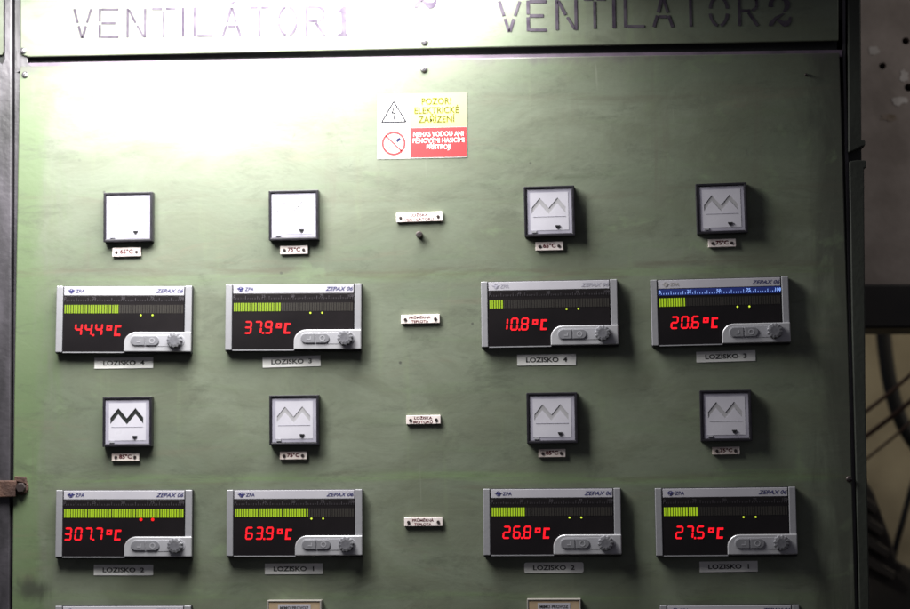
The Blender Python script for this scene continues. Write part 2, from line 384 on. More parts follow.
def arc(cx, cz, rx, rz, a0, a1, n=8):
    q = [(cx+rx*math.cos(R(a0+(a1-a0)*i/n)), cz+rz*math.sin(R(a0+(a1-a0)*i/n))) for i in range(n+1)]
    return list(zip(q, q[1:]))
ST['O'] = arc(.5, .5, .46, .48, 100, 170) + arc(.5, .5, .46, .48, 190, 260) + arc(.5, .5, .46, .48, 280, 350) + arc(.5, .5, .46, .48, 10, 80)
def stencil(items, h, w=2.5):
    bm = bmesh.new()
    x00, z00 = P(items[0][1], items[0][3], -.0013)
    for (ch, xa, xb, yb) in items:
        A = P(xa, yb, -.0013); B = P(xb, yb, -.0013); H = h*PX
        lx = B[0]-A[0]; lean = 0.0
        def q(u, v): return (A[0]+lx*u+lean*v*H-x00, A[1]+(B[1]-A[1])*u+v*H-z00)
        if ch in ST:
            for a, b in ST[ch]: stroke(bm, q(*a), q(*b), w*PX*random.uniform(.85, 1.1), -0.0003, 0)
        elif ch == '1':
            prism(bm, [q(*p) for p in [(0, 0), (1, 0), (1, .06), (.82, .1), (.82, 1), (.55, 1), (.05, .84), (.05, .78), (.36, .80), (.36, .1), (0, .06)]], -0.0003, 0)
        elif ch == '2':
            prism(bm, [q(*p) for p in [(.0, .62), (.04, .80), (.2, .95), (.5, 1.0), (.8, .94), (.97, .76), (.92, .58), (.7, .44), (.64, .47), (.72, .62), (.70, .8), (.5, .9), (.3, .86), (.2, .74), (.22, .62)]], -0.0003, 0)
            prism(bm, [q(*p) for p in [(.64, .42), (.70, .40), (.30, .16), (.16, .0), (.0, .0), (.04, .12), (.3, .30)]], -0.0003, 0)
            prism(bm, [q(*p) for p in [(.30, .20), (.42, .24), (.62, .16), (.84, .17), (.92, .30), (1.0, .30), (.98, .12), (.86, .0), (.66, -.03), (.46, .10)]], -0.0003, 0)
    o = finish('painted_lettering', bm, M['stencil'], hp)
    o.location = (x00-0, -.0013, z00)
    return o
# header_plate has the cabinet as parent with an offset, so its own frame equals the world frame
stencil([('V', 74, 91, 38.3), ('E', 98.5, 118.6, 38), ('N', 126.6, 146, 37.8), ('T', 152, 175.5, 37.4), ('I', 178, 188, 37), ('L', 193.5, 212.8, 36.6),
         ('Á', 223, 240.5, 36.4), ('T', 250, 269, 36.2), ('O', 278, 297.5, 35.9), ('R', 305.6, 325, 35.7), ('1', 337.5, 348, 36)], 30.5, 2.8)
stencil([('2', 414, 437, 8)], 34, 2.5)
stencil([('V', 499.5, 520, 31.6), ('E', 527, 546.5, 31), ('N', 556, 577, 30), ('T', 584, 605.5, 28.8), ('I', 609, 619, 28.2), ('L', 624, 644.5, 27.4),
         ('Á', 653.5, 672.5, 27.2), ('T', 681, 700.5, 26.7), ('O', 709.5, 728.5, 26.4), ('R', 738.5, 758, 26), ('2', 768.5, 791.5, 26)], 31, 3.1)

# neighbouring cabinet at the left edge
nb = empty('neighbouring_cabinet', (P(0, 609)[0], 0.0, P(0, 609)[1]))
tag(nb, 'grey steel cabinet edge at the far left, beside the worn green cabinet', 'cabinet')
def nbpart(o): o.parent = nb; o.location = Vector(o.location)-Vector(nb.location); return o
nbpart(slab('upright', pl([(-140, 61), (-2, 61), (1.5, 64), (4, 60), (4.2, 50), (4.2, -160), (11.6, -160), (11.4, 150), (8.6, 690), (-140, 690)][::-1], -.002), -0.002, 0.035, M['lilac'], bevel=.0012))
nbpart(slab('upper_plate', pl([(-140, -160), (-140, 55), (2.0, 55), (3.4, 52), (3.4, -160)][::-1], .001), 0.001, 0.004, M['green_h'], bevel=.0006))
nbpart(slab('gap_channel', pl([(-140, 45), (-140, 70), (8, 70), (8, 45)][::-1], .006), 0.006, 0.012, M['gap']))

# rusty clamp joining the two
cl = empty('rusty_clamp', (P(10, 488)[0], -0.002, P(10, 488)[1]))
tag(cl, 'rusty flat steel clamp bolted across the joint at the left edge of the cabinet', 'clamp')
def lc(o, root): o.parent = root; o.location = Vector(o.location)-Vector(root.location); return o
lc(slab('strap', pl([(-60, 480), (-60, 497.5), (15.2, 497), (16, 480.5)][::-1], -.008), -.008, -.0022, M['rust'], bevel=.001), cl)
lc(slab('washer', circ(*P(21.0, 487.5, -.003), .0080, 18), -.0045, -.0003, M['rust'], bevel=.0008), cl)
bo = lc(slab('bolt', circ(*P(20.8, 487.5, -.007), .0056, 6), -.0090, -.0046, M['bolt'], bevel=.0008), cl)
lc(slab('lug', pl([(15, 476), (15, 481), (27, 484), (26, 477)][::-1], -.003), -.006, -.0003, M['rust'], bevel=.001), cl)

# ------------------------------------------------------------------ digital displays
W, H = 0.144, 0.0700
DEP = 0.0085
def L_(u, v): return (u*W-W/2, H/2-v*H)       # u to the right, v down, 0..1
def lr(u0, v0, u1, v1):
    a = L_(u0, v1); b = L_(u1, v0); return rect(a[0], a[1], b[0], b[1])
CACHE = {}
def shared(name, key, build, parent, loc=None):
    if key in CACHE: return link(name, CACHE[key], parent, loc)
    o = build(); CACHE[key] = o.data; o.parent = parent
    if loc: o.location = loc
    return o
SEG = {'0': 'abcdef', '1': 'bc', '2': 'abged', '3': 'abgcd', '4': 'fgbc', '5': 'afgcd', '6': 'afgedc', '7': 'abc', '8': 'abcdefg', '9': 'abcdfg', 'o': 'cdeg', 'd': '', 'c': 'ged'}
def seg_pts(bm, chs, x, z, w, h, t, sl, y0, y1):
    g = t*.10
    def add(pts): prism(bm, [(x+px+sl*pz, z+pz) for px, pz in pts], y0, y1)
    a = t/2
    def hor(zc): add([(a*.6+g, zc), (t*.9+g, zc-a), (w-t*.9-g, zc-a), (w-a*.6-g, zc), (w-t*.9-g, zc+a), (t*.9+g, zc+a)])
    def ver(xc, za, zb): add([(xc, za+g), (xc+a, za+g+a*.8), (xc+a, zb-g-a*.8), (xc, zb-g), (xc-a, zb-g-a*.8), (xc-a, za+g+a*.8)])
    if 'a' in chs: hor(h-a)
    if 'g' in chs: hor(h/2)
    if 'd' in chs: hor(a)
    if 'f' in chs: ver(a, h/2, h-a)
    if 'b' in chs: ver(w-a, h/2, h-a)
    if 'e' in chs: ver(a, a, h/2)
    if 'c' in chs: ver(w-a, a, h/2)

def display(TL, TR, hpx, reading, bars, dots, label, worn=None, lit=False, faintscale=1):
    y = -DEP
    a = P(*TL, y); b = P(*TR, y)
    w = math.hypot(b[0]-a[0], b[1]-a[1]); tilt = math.atan2(b[1]-a[1], b[0]-a[0])
    sc = w/W
    hz = H*sc
    cx = (a[0]+b[0])/2 + math.sin(tilt)*hz/2; cz = (a[1]+b[1])/2 - math.cos(tilt)*hz/2
    r = empty('temperature_display', (cx, 0, cz), tilt, sc)
    tag(r, label, 'digital display', 'digital temperature displays on the green panel')
    shared('housing', 'housing', lambda: slab('housing', lr(0, 0, 1, 1.015), -DEP+.0012, 0.0, M['blk'], bevel=.0012), r)
    shared('side_rail', 'railL', lambda: slab('side_rail', lr(0.002, 0.004, 0.050, .992), -DEP-.0008, -DEP+.0012, M['rail'], bevel=.0007), r)
    shared('side_rail', 'railR', lambda: slab('side_rail', lr(0.948, 0.004, 0.998, .70), -DEP-.0008, -DEP+.0012, M['rail'], bevel=.0007), r)
    hs = shared('header_strip', 'head', lambda: slab('header_strip', lr(0.058, 0.014, 0.940, .142), -DEP-.0002, -DEP+.0012, M['head'], bevel=.0003), r)
    shared('screen', 'screen', lambda: slab('screen', lr(0.056, .145, 0.942, .985), -DEP-.0002, -DEP+.0012, M['screen'], bevel=.0003), r)
    shared('lower_strip', 'low', lambda: slab('lower_strip', lr(0.056, .985, 0.51, 1.0), -DEP-.0006, -DEP+.0012, M['rail']), r)
    yt = -DEP-.0004
    m1 = M['faint'] if worn == 'faint' else M['navy']
    m0 = {'faint': M['faint'], 'yellow': M['yell']}.get(worn, M['navy'])
    p = L_(.835, .078); text('lettering', 'ZEPAX 06', m1, hs, p[0], p[1], yt, h=.0041, w=.0290, bold=.012, shear=.35)
    p = L_(.175, .078); text('logo_lettering', 'ZPA', m0, hs, p[0], p[1], yt, h=.0036, w=.0095, bold=.012, shear=.15)
    def logo():
        bm = bmesh.new(); q = L_(.112, .078)
        prism(bm, circ(q[0], q[1], .0026, 16), yt, yt+.0002, [circ(q[0], q[1], .0021, 16)])
        prism(bm, [(q[0]-.0042, q[1]+.0008), (q[0]-.001, q[1]+.0014), (q[0], q[1]+.0004), (q[0]+.001, q[1]+.0014), (q[0]+.0042, q[1]+.0008), (q[0]+.0013, q[1]-.0004), (q[0], q[1]-.0024), (q[0]-.0013, q[1]-.0004)][::-1], yt-.0001, yt+.0001)
        return finish('logo', bm, m0)
    shared('logo', 'logo'+m0.name, logo, hs)
    # scale above the bar
    def scale_marks():
        bm = bmesh.new()
        for i in range(51):
            u = .062+(.935-.062)*i/50; v0 = .208 if i % 5 else .18
            prism(bm, lr(u-.0016, v0, u+.0016, .232), yt-.0002, yt)
        return finish('scale_marks', bm, M['bluew'] if lit else M['darkp'])
    if lit:
        sb = slab('lit_scale', lr(.058, .150, .940, .245), yt, yt+.0002, M['bluel'], r)
        shared('scale_marks', 'sm_lit', scale_marks, sb)
        for k, s in enumerate(('0', '25', '50', '75', '100')):
            q = L_(.068+.8625*k/4*.99, .192); text('scale_number', s, M['bluew'], sb, q[0], q[1], yt-.0004, h=.0034, bold=.01)
    else:
        sm = shared('scale_marks', 'sm_dim', scale_marks, r)
        for k, s in enumerate(('0', '25', '50', '75', '100')):
            q = L_(.068+.8625*k/4*.99, .185); text('scale_number', s, M['darkp'], sm, q[0], q[1], yt-.0003, h=.0030, bold=.01)
    # bar graph of 50 cells
    if bars:
        bm = bmesh.new(); u0, u1 = .058, .938; p_ = (u1-u0)/50
        for i in range(bars):
            a0 = u0+p_*i+p_*(.16 if i % 10 else .34); a1 = u0+p_*(i+1)-p_*.16
            prism(bm, lr(a0, .285, a1, .410), yt-.0001, yt+.0001)
        bg = finish('bar_graph', bm, M['bar'], r)
        for u in dots and (.626, .712):
            q = L_(u, .438); slab('status_light', circ(q[0], q[1], .0010 if dots == 'g' else .0016, 10), yt-.0002, yt+.0001, M['dotg' if dots == 'g' else 'dotr'], r)
    def unlit():
        bm = bmesh.new(); p_ = .88/50
        for i in range(50): prism(bm, lr(.058+p_*(i+.16), .285, .058+p_*(i+.84), .410), yt+.00005, yt+.0002)
        return finish('unlit_cells', bm, M['unlit'])
    shared('unlit_cells', 'unlit', unlit, r)
    # seven segment reading
    if reading:
        bm = bmesh.new(); hh = .0134; ww = .0079; t = .00170; zb = L_(0, .748)[1]; sl = .09
        slots = [.062, .138, .212, .288]
        ds = reading.rjust(5) if '.' in reading else reading
        digits = reading.replace('.', ''); digits = digits.rjust(4)
        for u, ch in zip(slots, digits):
            if ch != ' ': seg_pts(bm, SEG[ch], L_(u, 0)[0], zb, ww, hh, t, sl, yt-.0001, yt+.0001)
        q = L_(.212, 0)[0]+ww+.0009
        prism(bm, rect(q, zb-.0001, q+.0019, zb+.0018), yt-.0001, yt+.0001)
        # degree ring: small square ring at mid height, then the C
        q = L_(.374, 0)[0]; bx = [(q, zb+.0058), (q+.0058, zb+.0058), (q+.0063, zb+.0112), (q+.0005, zb+.0112)]
        hx = [(q+.0018, zb+.0076), (q+.0041, zb+.0076), (q+.0043, zb+.0095), (q+.0020, zb+.0095)]
        prism(bm, bx, yt-.0001, yt+.0001, [hx])
        q = L_(.432, 0)[0]; ch = .0112
        prism(bm, [(q, zb), (q+.0064, zb), (q+.0066, zb+.0021), (q+.0023, zb+.0021), (q+.003, zb+ch-.0021), (q+.0072, zb+ch-.0021), (q+.0074, zb+ch), (q+.0010, zb+ch)], yt-.0001, yt+.0001)
        finish('digits', bm, M['redled'], r)
    # control pod
    def pod():
        q0 = L_(.508, .985); q1 = L_(.9995, .690)
        pts = rrect(q0[0], q0[1], q1[0], q1[1], .0125, (0, 0, 0, 1), 10)
        return slab('control_pod', pts, -DEP-.0030, -DEP+.0012, M['pod'], bevel=.0011, seg=3)
    pd = shared('control_pod', 'pod', pod, r)
    yp = -DEP-.0030
    def tray():
        q0 = L_(.556, .905); q1 = L_(.955, .735)
        return slab('button_tray', rrect(q0[0], q0[1], q1[0], q1[1], .0058, n=8), yp-.0003, yp+.0003, M['podr'], bevel=.0002)
    shared('button_tray', 'tray', tray, pd)
    def b1():
        q0 = L_(.562, .890); q1 = L_(.663, .750); return slab('button', rrect(q0[0], q0[1], q1[0], q1[1], .0048, (1, 0, 0, 1), 8), yp-.0014, yp-.0003, M['btn'], bevel=.0004)
    def b2():
        q0 = L_(.669, .890); q1 = L_(.768, .750); return slab('button', rrect(q0[0], q0[1], q1[0], q1[1], .0048, (0, 1, 1, 0), 8), yp-.0014, yp-.0003, M['btn'], bevel=.0004)
    shared('button', 'b1', b1, pd); shared('button', 'b2', b2, pd)
    def marks():
        bm = bmesh.new(); q = L_(.718, .820); prism(bm, circ(q[0], q[1], .0030, 16), yp-.0016, yp-.0014, [circ(q[0], q[1], .0020, 16)])
        q = L_(.620, .820); prism(bm, [(q[0]-.002, q[1]-.0018), (q[0]+.002, q[1]-.0018), (q[0]+.002, q[1]+.0018), (q[0]+.0011, q[1]+.0018), (q[0]+.0011, q[1]-.0008), (q[0]-.002, q[1]-.0008)], yp-.0016, yp-.0014)
        return finish('button_marks', bm, M['podr'])
    shared('button_marks', 'marks', marks, pd)
    def knob():
        q = (0, 0); n = 48; bm = bmesh.new()
        def ring(rr, y, amp): return [bm.verts.new((q[0]+(rr+amp*math.cos(12*2*math.pi*i/n))*math.cos(2*math.pi*i/n), y, q[1]+(rr+amp*math.cos(12*2*math.pi*i/n))*math.sin(2*math.pi*i/n))) for i in range(n)]
        rs = [ring(.0080, yp+.0004, 0), ring(.0080, yp-.0004, .0), ring(.0078, yp-.0006, .0004), ring(.0077, yp-.0048, .0004), ring(.0071, yp-.0057, .0005), ring(.0048, yp-.0061, .0005), ring(.0022, yp-.0060, 0.0001)]
        for s, t_ in zip(rs, rs[1:]):
            for i in range(n): bm.faces.new((s[i], s[(i+1) % n], t_[(i+1) % n], t_[i]))
        bm.faces.new(rs[-1])
        return finish('knob', bm, M['knob'])
    q = L_(.885, .815); kn = shared('knob', 'knob', knob, pd, (q[0], 0, q[1])); kn.rotation_euler = (0, random.uniform(-.5, .5), 0)
    return r

display((56.6, 286.0), (192.4, 285.8), 66, '44.4', 23, 'g', 'digital temperature display reading 44.4 °C, above the left LOZISKO 4 strip')
display((225.6, 284.2), (361.8, 283.4), 66, '37.9', 20, 'g', 'digital temperature display reading 37.9 °C, above the left LOZISKO 3 strip')
display((480.6, 281.6), (617.3, 279.0), 66, '10.8', 6, 'g', 'digital display reading 10.8 °C with very short green bar and worn header print', worn='faint')
display((650.0, 279.8), (788.5, 276.2), 66, '20.6', 11, 'g', 'digital temperature display reading 20.6 °C with a blue lit scale', worn='yellow', lit=True)
display((56.0, 489.8), (192.6, 489.6), 66, '307.7', 50, 'r', 'digital temperature display reading 307.7 °C with full green bar and two red lights')
display((226.5, 489.6), (362.5, 488.9), 66, '63.9', 31, 'g', 'digital temperature display reading 63.9 °C with bar graph over half full')
display((482.9, 488.5), (620.8, 487.6), 66, '26.8', 14, 'g', 'digital temperature display reading 26.8 °C above the rounded LOZISKO 2 strip')
display((654.5, 487.9), (795.8, 486.3), 66, '27.5', 14, 'g', 'digital temperature display reading 27.5 °C, lower right, above LOZISKO 1')
display((55.2, 605.6), (191.3, 605.2), 66, '', 0, '', 'display cut off by the bottom edge of the photo, below the 307.7 display')
display((659.6, 605.0), (799.4, 604.2), 66, '', 0, '', 'display cut off by the bottom edge of the photo, below the 27.5 display')

# ------------------------------------------------------------------ square indicators
def indicator(x0, y0, x1, y1, dark, label, shake=0.0):
    dep = .0098; y = -dep
    a = P(x0, y0, y); b = P(x1, y0, y); c = P(x0, y1, y)
    w = b[0]-a[0]; h = a[1]-c[1]; sc = (w+h)/2/.0535
    slope = {0: 0}.get(0)
    r = empty('square_indicator', ((a[0]+b[0])/2, 0, (a[1]+c[1])/2), R(shake), sc)
    tag(r, label, 'panel indicator', 'square flag indicators on the green panel')
    s = .0535/2
    def fr():
        return slab('frame', rrect(-s, -s, s, s, .0012, n=3), -dep, 0, M['frame'], bevel=.0007, holes=())
    # frame is a hollow box: rim + tray floor
    def frame():
        bm = bmesh.new(); i = s-.0026
        prism(bm, rect(-s, -s, s, s), -dep, 0, [rect(-i, -i, i, i)])
        bmesh.ops.recalc_face_normals(bm, faces=bm.faces); bev(bm, .0005, 2)
        prism(bm, rect(-i+.00005, -i+.00005, i-.00005, i-.00005), -dep+.006, -dep+.0075)
        return finish('frame', bm, M['frame'])
    shared('frame', 'iframe', frame, r)
    def border():
        i = s-.0028; j = s-.0074
        return slab('face_border', rect(-i, -i, i, i), -dep+.0012, -dep+.004, M['facedge'], bevel=.0004, holes=[rect(-j, -j, j, j)])
    shared('face_border', 'iborder', border, r)
    i = s-.0066
    def q(u, v): return (-s+u*2*s, s-v*2*s)
    zz = [(.155, .485), (.315, .29), (.49, .495), (.665, .29), (.825, .485)]
    t = .125 if dark else .12
    up = [q(u, v-t/2) for u, v in zz]; dn = [q(u, v+t/2) for u, v in zz]
    def face():
        bm = bmesh.new(); prism(bm, rect(-i, -i, i, i), -dep+.0010, -dep+.0030, [up+dn[::-1]])
        # two engraved rules
        return finish('face_plate', bm, M['face'])
    fp = shared('face_plate', 'iface%d' % dark, face, r)
    def rules():
        bm = bmesh.new()
        z = q(0, .605)[1]; prism(bm, rect(-i+.003, z-.0002, i-.003, z+.0002), -dep+.0008, -dep+.0010)
        return finish('face_rule', bm, M['facedge'])
    shared('face_rule', 'irules', rules, fp)
    def flag():
        return slab('zigzag_flag', rect(-i+.0005, q(0, .60)[1], i-.0005, q(0, .15)[1]), -dep+.0018 if dark else -dep+.0014, -dep+.0055, M['flagb' if dark else 'flagw'])
    # flag plate sits behind the zigzag opening
    shared('zigzag_flag', 'iflag%d' % dark, flag, r)
    def knb():
        z0 = q(.655, .815); bm = bmesh.new()
        prism(bm, circ(z0[0], z0[1], .0017, 14), -dep+.0002, -dep+.0011); prism(bm, rect(z0[0]-.0024, z0[1]+.0004, z0[0]+.0026, z0[1]+.0018), -dep-.0002, -dep+.0008)
        return finish('reset_button', bm, M['blk'])
    shared('reset_button', 'iknob', knb, r)
    def sc2():
        z0 = q(.19, .90); return slab('face_clip', rect(z0[0]-.0025, z0[1]-.0010, z0[0]+.0025, z0[1]+.0008), -dep+.0002, -dep+.0011, M['podr'])
    shared('face_clip', 'iclip', sc2, r)
    return r
I_ = [(103.2, 193.0, 152.8, 241.8, 0, 'white square indicator above the display reading 44.4', 0.1),
      (268.4, 191.0, 318.6, 240.2, 0, 'white square indicator above the display reading 37.9', 0.2),
      (523.6, 186.6, 574.4, 236.8, 0, 'white square indicator above the display reading 10.8', .6),
      (695.8, 183.6, 746.8, 234.0, 0, 'grey-white square indicator above the display with blue scale', .9),
      (102.4, 397.2, 152.0, 446.6, 1, 'square indicator with a bold black zigzag showing', 0.0),
      (269.0, 395.4, 319.0, 445.0, 0, 'white square indicator with grey zigzag above the display reading 63.9', .1),
      (526.4, 392.6, 577.0, 443.6, 0, 'pale square indicator above the display reading 26.8', .2),
      (699.6, 390.4, 751.4, 441.2, 0, 'dim grey square indicator above the display reading 27.5', .3)]
for a in I_: indicator(*a)

# ------------------------------------------------------------------ small engraved plates
def plate(x0, y0, x1, y1, body, tilt, name, label, cat, group, mat_, two=False):
    dep = .0035; a = P(x0, y0, -dep); b = P(x1, y1, -dep); w = b[0]-a[0]; h = a[1]-b[1]
    r = empty(name, ((a[0]+b[0])/2, 0, (a[1]+b[1])/2), R(tilt)); tag(r, label, cat, group)
    slab('plate', rect(-w/2, -h/2, w/2, h/2), -dep, 0, M[mat_], r, bevel=.0004)
    for s in (-1, 1):
        scw = slab('screw', circ(s*(w/2-.0046 if not two else w/2-.0046), -.0003, .0017, 12), -dep-.0009, -dep+.0001, M['bolt'], r, bevel=.0003)
    if two: text('engraved_lettering', body, M['tagt'], r, -.0004, 0, -dep-.0001, h=h*.86, w=w*.64 if len(body) > 17 else w*.56, bold=.024, lines=1.12)
    else: text('engraved_lettering', body, M['tagt'], r, 0, .0004, -dep-.0001, h=h*.54, w=w*.46, bold=.04)
    return r
TG = 'engraved temperature limit plates under the indicators'
for (x0, y0, x1, y1, b, t, lb, m) in [
    (112.3, 247.8, 140.7, 256.2, '65°C', .2, 'small white limit plate under the top left indicator, above the 44.4 display', 'tag'),
    (280.2, 246.0, 307.8, 253.8, '75°C', .2, 'small white limit plate under the indicator above the 37.9 display', 'tag'),
    (535.4, 242.0, 563.2, 250.1, '65°C', .5, 'small white limit plate under the indicator above the 10.8 display', 'tag'),
    (708.2, 239.2, 736.0, 246.8, '75°C', .8, 'small limit plate under the indicator above the blue scale display', 'tag'),
    (111.7, 452.8, 139.0, 460.9, '85°C', 0, 'small brownish limit plate under the black zigzag indicator', 'tagd'),
    (279.8, 451.4, 306.8, 459.2, '75°C', .1, 'small brownish limit plate above the display reading 63.9', 'tagd'),
    (538.4, 449.0, 565.6, 457.0, '85°C', .2, 'small dull limit plate above the display reading 26.8', 'tagd'),
    (712.4, 446.8, 740.0, 454.2, '75°C', .6, 'small dull limit plate above the display reading 27.5', 'tagd')]:
    plate(x0, y0, x1, y1, b, t, 'limit_plate', lb, 'nameplate', TG, m)
CG = 'engraved nameplates down the middle of the panel'
for (x0, y0, x1, y1, b, t, lb, m) in [
    (396.2, 212.7, 442.4, 221.2, 'LOŽISKA\nVENTILÁTORU', .9, 'longest white engraved nameplate reading LOŽISKA VENTILÁTORU, above a dark bolt head', 'tag'),
    (401.0, 314.8, 439.7, 323.0, 'PRŮMĚRNÁ\nTEPLOTA', .6, 'two-line TEPLOTA nameplate between the upper displays reading 37.9 and 10.8', 'tag'),
    (406.2, 415.4, 440.6, 423.8, 'LOŽISKA\nMOTORŮ', .3, 'shortest engraved nameplate in the middle column, reading LOŽISKA MOTORŮ', 'tag'),
    (404.2, 517.4, 442.6, 526.0, 'PRŮMĚRNÁ\nTEPLOTA', .1, 'lowest middle nameplate, between the displays reading 63.9 and 26.8', 'tag')]:
    plate(x0, y0, x1, y1, b, t, 'engraved_nameplate', lb, 'nameplate', CG, m, True)

# bolt head under the first nameplate
bx, bz = P(419.2, 234.6, -.006)
bh = empty('bolt_head', (bx, 0, bz)); tag(bh, 'dark round bolt head just below the LOŽISKA VENTILÁTORU nameplate', 'bolt')
slab('head', circ(0, 0, .0036, 20), -.0075, 0, M['bolt'], bh, bevel=.0010)
b2 = bmesh.new(); stroke(b2, (-.002, -.0014), (.002, .0014), .0008, -.0077, -.0070); finish('slot', b2, M['slot'], bh)

# ------------------------------------------------------------------ LOZISKO strips
for (x0, y0, x1, y1, n, t, lb, rr) in [
    (94.6, 357.9, 153.2, 367.9, '4', 0, 'grey LOZISKO 4 label strip below the 44.4 display', 0),
    (262.8, 356.5, 320.6, 366.4, '3', .9, 'grey LOZISKO 3 label strip below the 37.9 display', 0),
    (517.2, 354.6, 576.0, 364.8, '4', .1, 'grey LOZISKO 4 label strip below the 10.8 display', 0),
    (696.2, 351.4, 755.6, 361.2, '3', .9, 'grey LOZISKO 3 label strip below the blue scale display', 0),
    (94.0, 564.6, 153.2, 575.0, '2', -.3, 'grey LOZISKO 2 label strip below the display reading 307.7', 0),
    (265.0, 563.4, 322.8, 573.8, '1', 0, 'grey LOZISKO 1 label strip below the display reading 63.9', 0),
    (524.2, 562.4, 583.6, 572.6, '2', .1, 'grey round-cornered LOZISKO 2 label strip below the 26.8 display', 1),
    (699.5, 561.2, 757.8, 571.6, '1', .5, 'grey LOZISKO 1 label strip below the display reading 27.5', 0)]:
    a = P(x0, y0, 0); b = P(x1, y1, 0); w = b[0]-a[0]; h = a[1]-b[1]
    r = empty('label_strip', ((a[0]+b[0])/2, 0, (a[1]+b[1])/2), R(t)); tag(r, lb, 'label strip', 'LOZISKO label strips under the displays')
    slab('tape', rrect(-w/2, -h/2, w/2, h/2, .0022, (1, 1, 1, 1), 4) if rr else rect(-w/2, -h/2, w/2, h/2), -.0007, 0, M['tape'], r)
    text('printed_lettering', 'LOZISKO  '+n, M['tapet'], r, 0, 0, -.0009, h=h*.45, w=w*.70, bold=.026)

# ------------------------------------------------------------------ warning stickers
def sticker(name, x0, y0, x1, y1, lb):
    xc_ = (x0+x1)/2; a = (P(x0, y0)[0], P(xc_, y0)[1]); b = (P(x1, y1)[0], P(xc_, y1)[1]); w = b[0]-a[0]; h = a[1]-b[1]
    r = empty(name, ((a[0]+b[0])/2, 0, (a[1]+b[1])/2)); tag(r, lb, 'warning sticker')
    return r, w, h
r, w, h = sticker('warning_sticker', 377.4, 93.6, 467.2, 127.6, 'pale yellow warning sticker with black lightning triangle, above the red lettered sticker')
xm = -w/2+w*.365
slab('pictogram_field', rect(-w/2, -h/2, xm, h/2), -.0005, 0, M['stw'], r)
slab('text_field', rect(xm, -h/2, w/2, h/2), -.00052, 0, M['sty'], r)
text('lettering', 'POZOR!\nELEKTRICKÉ\nZAŘÍZENÍ', M['stt'], r, (xm+w/2)/2-.002, 0, -.0008, h=h*.72, w=(w/2-xm)*.78, bold=0.012, lines=1.0)
bm = bmesh.new(); cx = (-w/2+xm)/2
tri = [(cx-.0132, -.0120), (cx+.0132, -.0120), (cx, .0105)]
for i in range(3): stroke(bm, tri[i], tri[(i+1) % 3], .0014, -.0007, -.0005)
for s_, e_ in (((cx+.0006, .0045), (cx-.0018, -.0022)), ((cx-.0018, -.0022), (cx+.0014, -.0022)), ((cx+.0014, -.0022), (cx-.0002, -.0098))): stroke(bm, s_, e_, .0013, -.0007, -.0005)
finish('lightning_triangle', bm, M['stk'], r)
r, w, h = sticker('prohibition_sticker', 377.4, 127.6, 467.2, 158.4, 'red and white sticker with crossed-out circle, lower one of the stacked pair')
slab('pictogram_field', rect(-w/2, -h/2, xm, h/2), -.0005, 0, M['stw'], r)
slab('border', rect(xm, -h/2, w/2, h/2), -.0005, 0, M['stw'], r)
slab('text_field', rect(xm+.0002, -h/2+.0010, w/2-.0003, h/2-.0004), -.0007, -.0005, M['str'], r)
text('lettering', 'NEHAS VODOU ANI\nPĚNOVÝMI HASICÍMI\nPŘÍSTROJI', M['stwt'], r, (xm+w/2)/2, .0015, -.0009, h=h*.62, w=(w/2-xm)*.90, bold=.006, lines=.95)
bm = bmesh.new(); prism(bm, circ(cx, 0, .0130, 36), -.0007, -.0005, [circ(cx, 0, .0108, 36)])
stroke(bm, (cx-.0085, .0085), (cx+.0085, -.0085), .0016, -.0007, -.0005)
finish('crossed_circle', bm, M['str'], r)
bm = bmesh.new(); prism(bm, [(cx+.0022, .0038), (cx+.0066, .0066), (cx+.0080, .0036), (cx+.0036, .0010)][::-1], -.00065, -.0005)
stroke(bm, (cx-.0070, -.0052), (cx-.0045, -.0036), .0006, -.00065, -.0005); stroke(bm, (cx-.0045, -.0036), (cx-.0025, -.0050), .0006, -.00065, -.0005)
finish('bucket_pictogram', bm, M['stb'], r)

# ------------------------------------------------------------------ MIMO PROVOZ windows at the bottom edge
for (x0, y0, x1, lb) in ((267.2, 600.2, 321.4, 'tan MIMO PROVOZ window at the bottom edge, under the 63.9 display'),
                         (526.8, 598.8, 580.8, 'tan MIMO PROVOZ window at the bottom edge, under the 26.8 display')):
    dep = .012; a = P(x0, y0, -dep); b = P(x1, y0, -dep); w = b[0]-a[0]; h = w*.92
    r = empty('annunciator_window', ((a[0]+b[0])/2, 0, a[1]-h/2)); tag(r, lb, 'annunciator', 'MIMO PROVOZ windows at the bottom edge')
    slab('rim', rect(-w/2, -h/2, w/2, h/2), -dep, 0, M['tanf'], r, bevel=.0006, holes=[rect(-w/2+.0018, -h/2+.0018, w/2-.0018, h/2-.0018)])
    slab('window', rect(-w/2+.0019, -h/2+.0019, w/2-.0019, h/2-.0019), -dep+.0006, -.002, M['tan'], r)
    lw = w*.60; z1 = h/2-.0042
    cd_ = slab('card', rect(-lw/2, z1-.013, lw/2, z1), -dep+.0003, -dep+.0006, M['head'], r)
    text('printed_lettering', 'MIMO PROVOZ', M['tapet'], r, 0, z1-.0038, -dep+.0001, h=.0034, w=lw*.88, bold=.02)

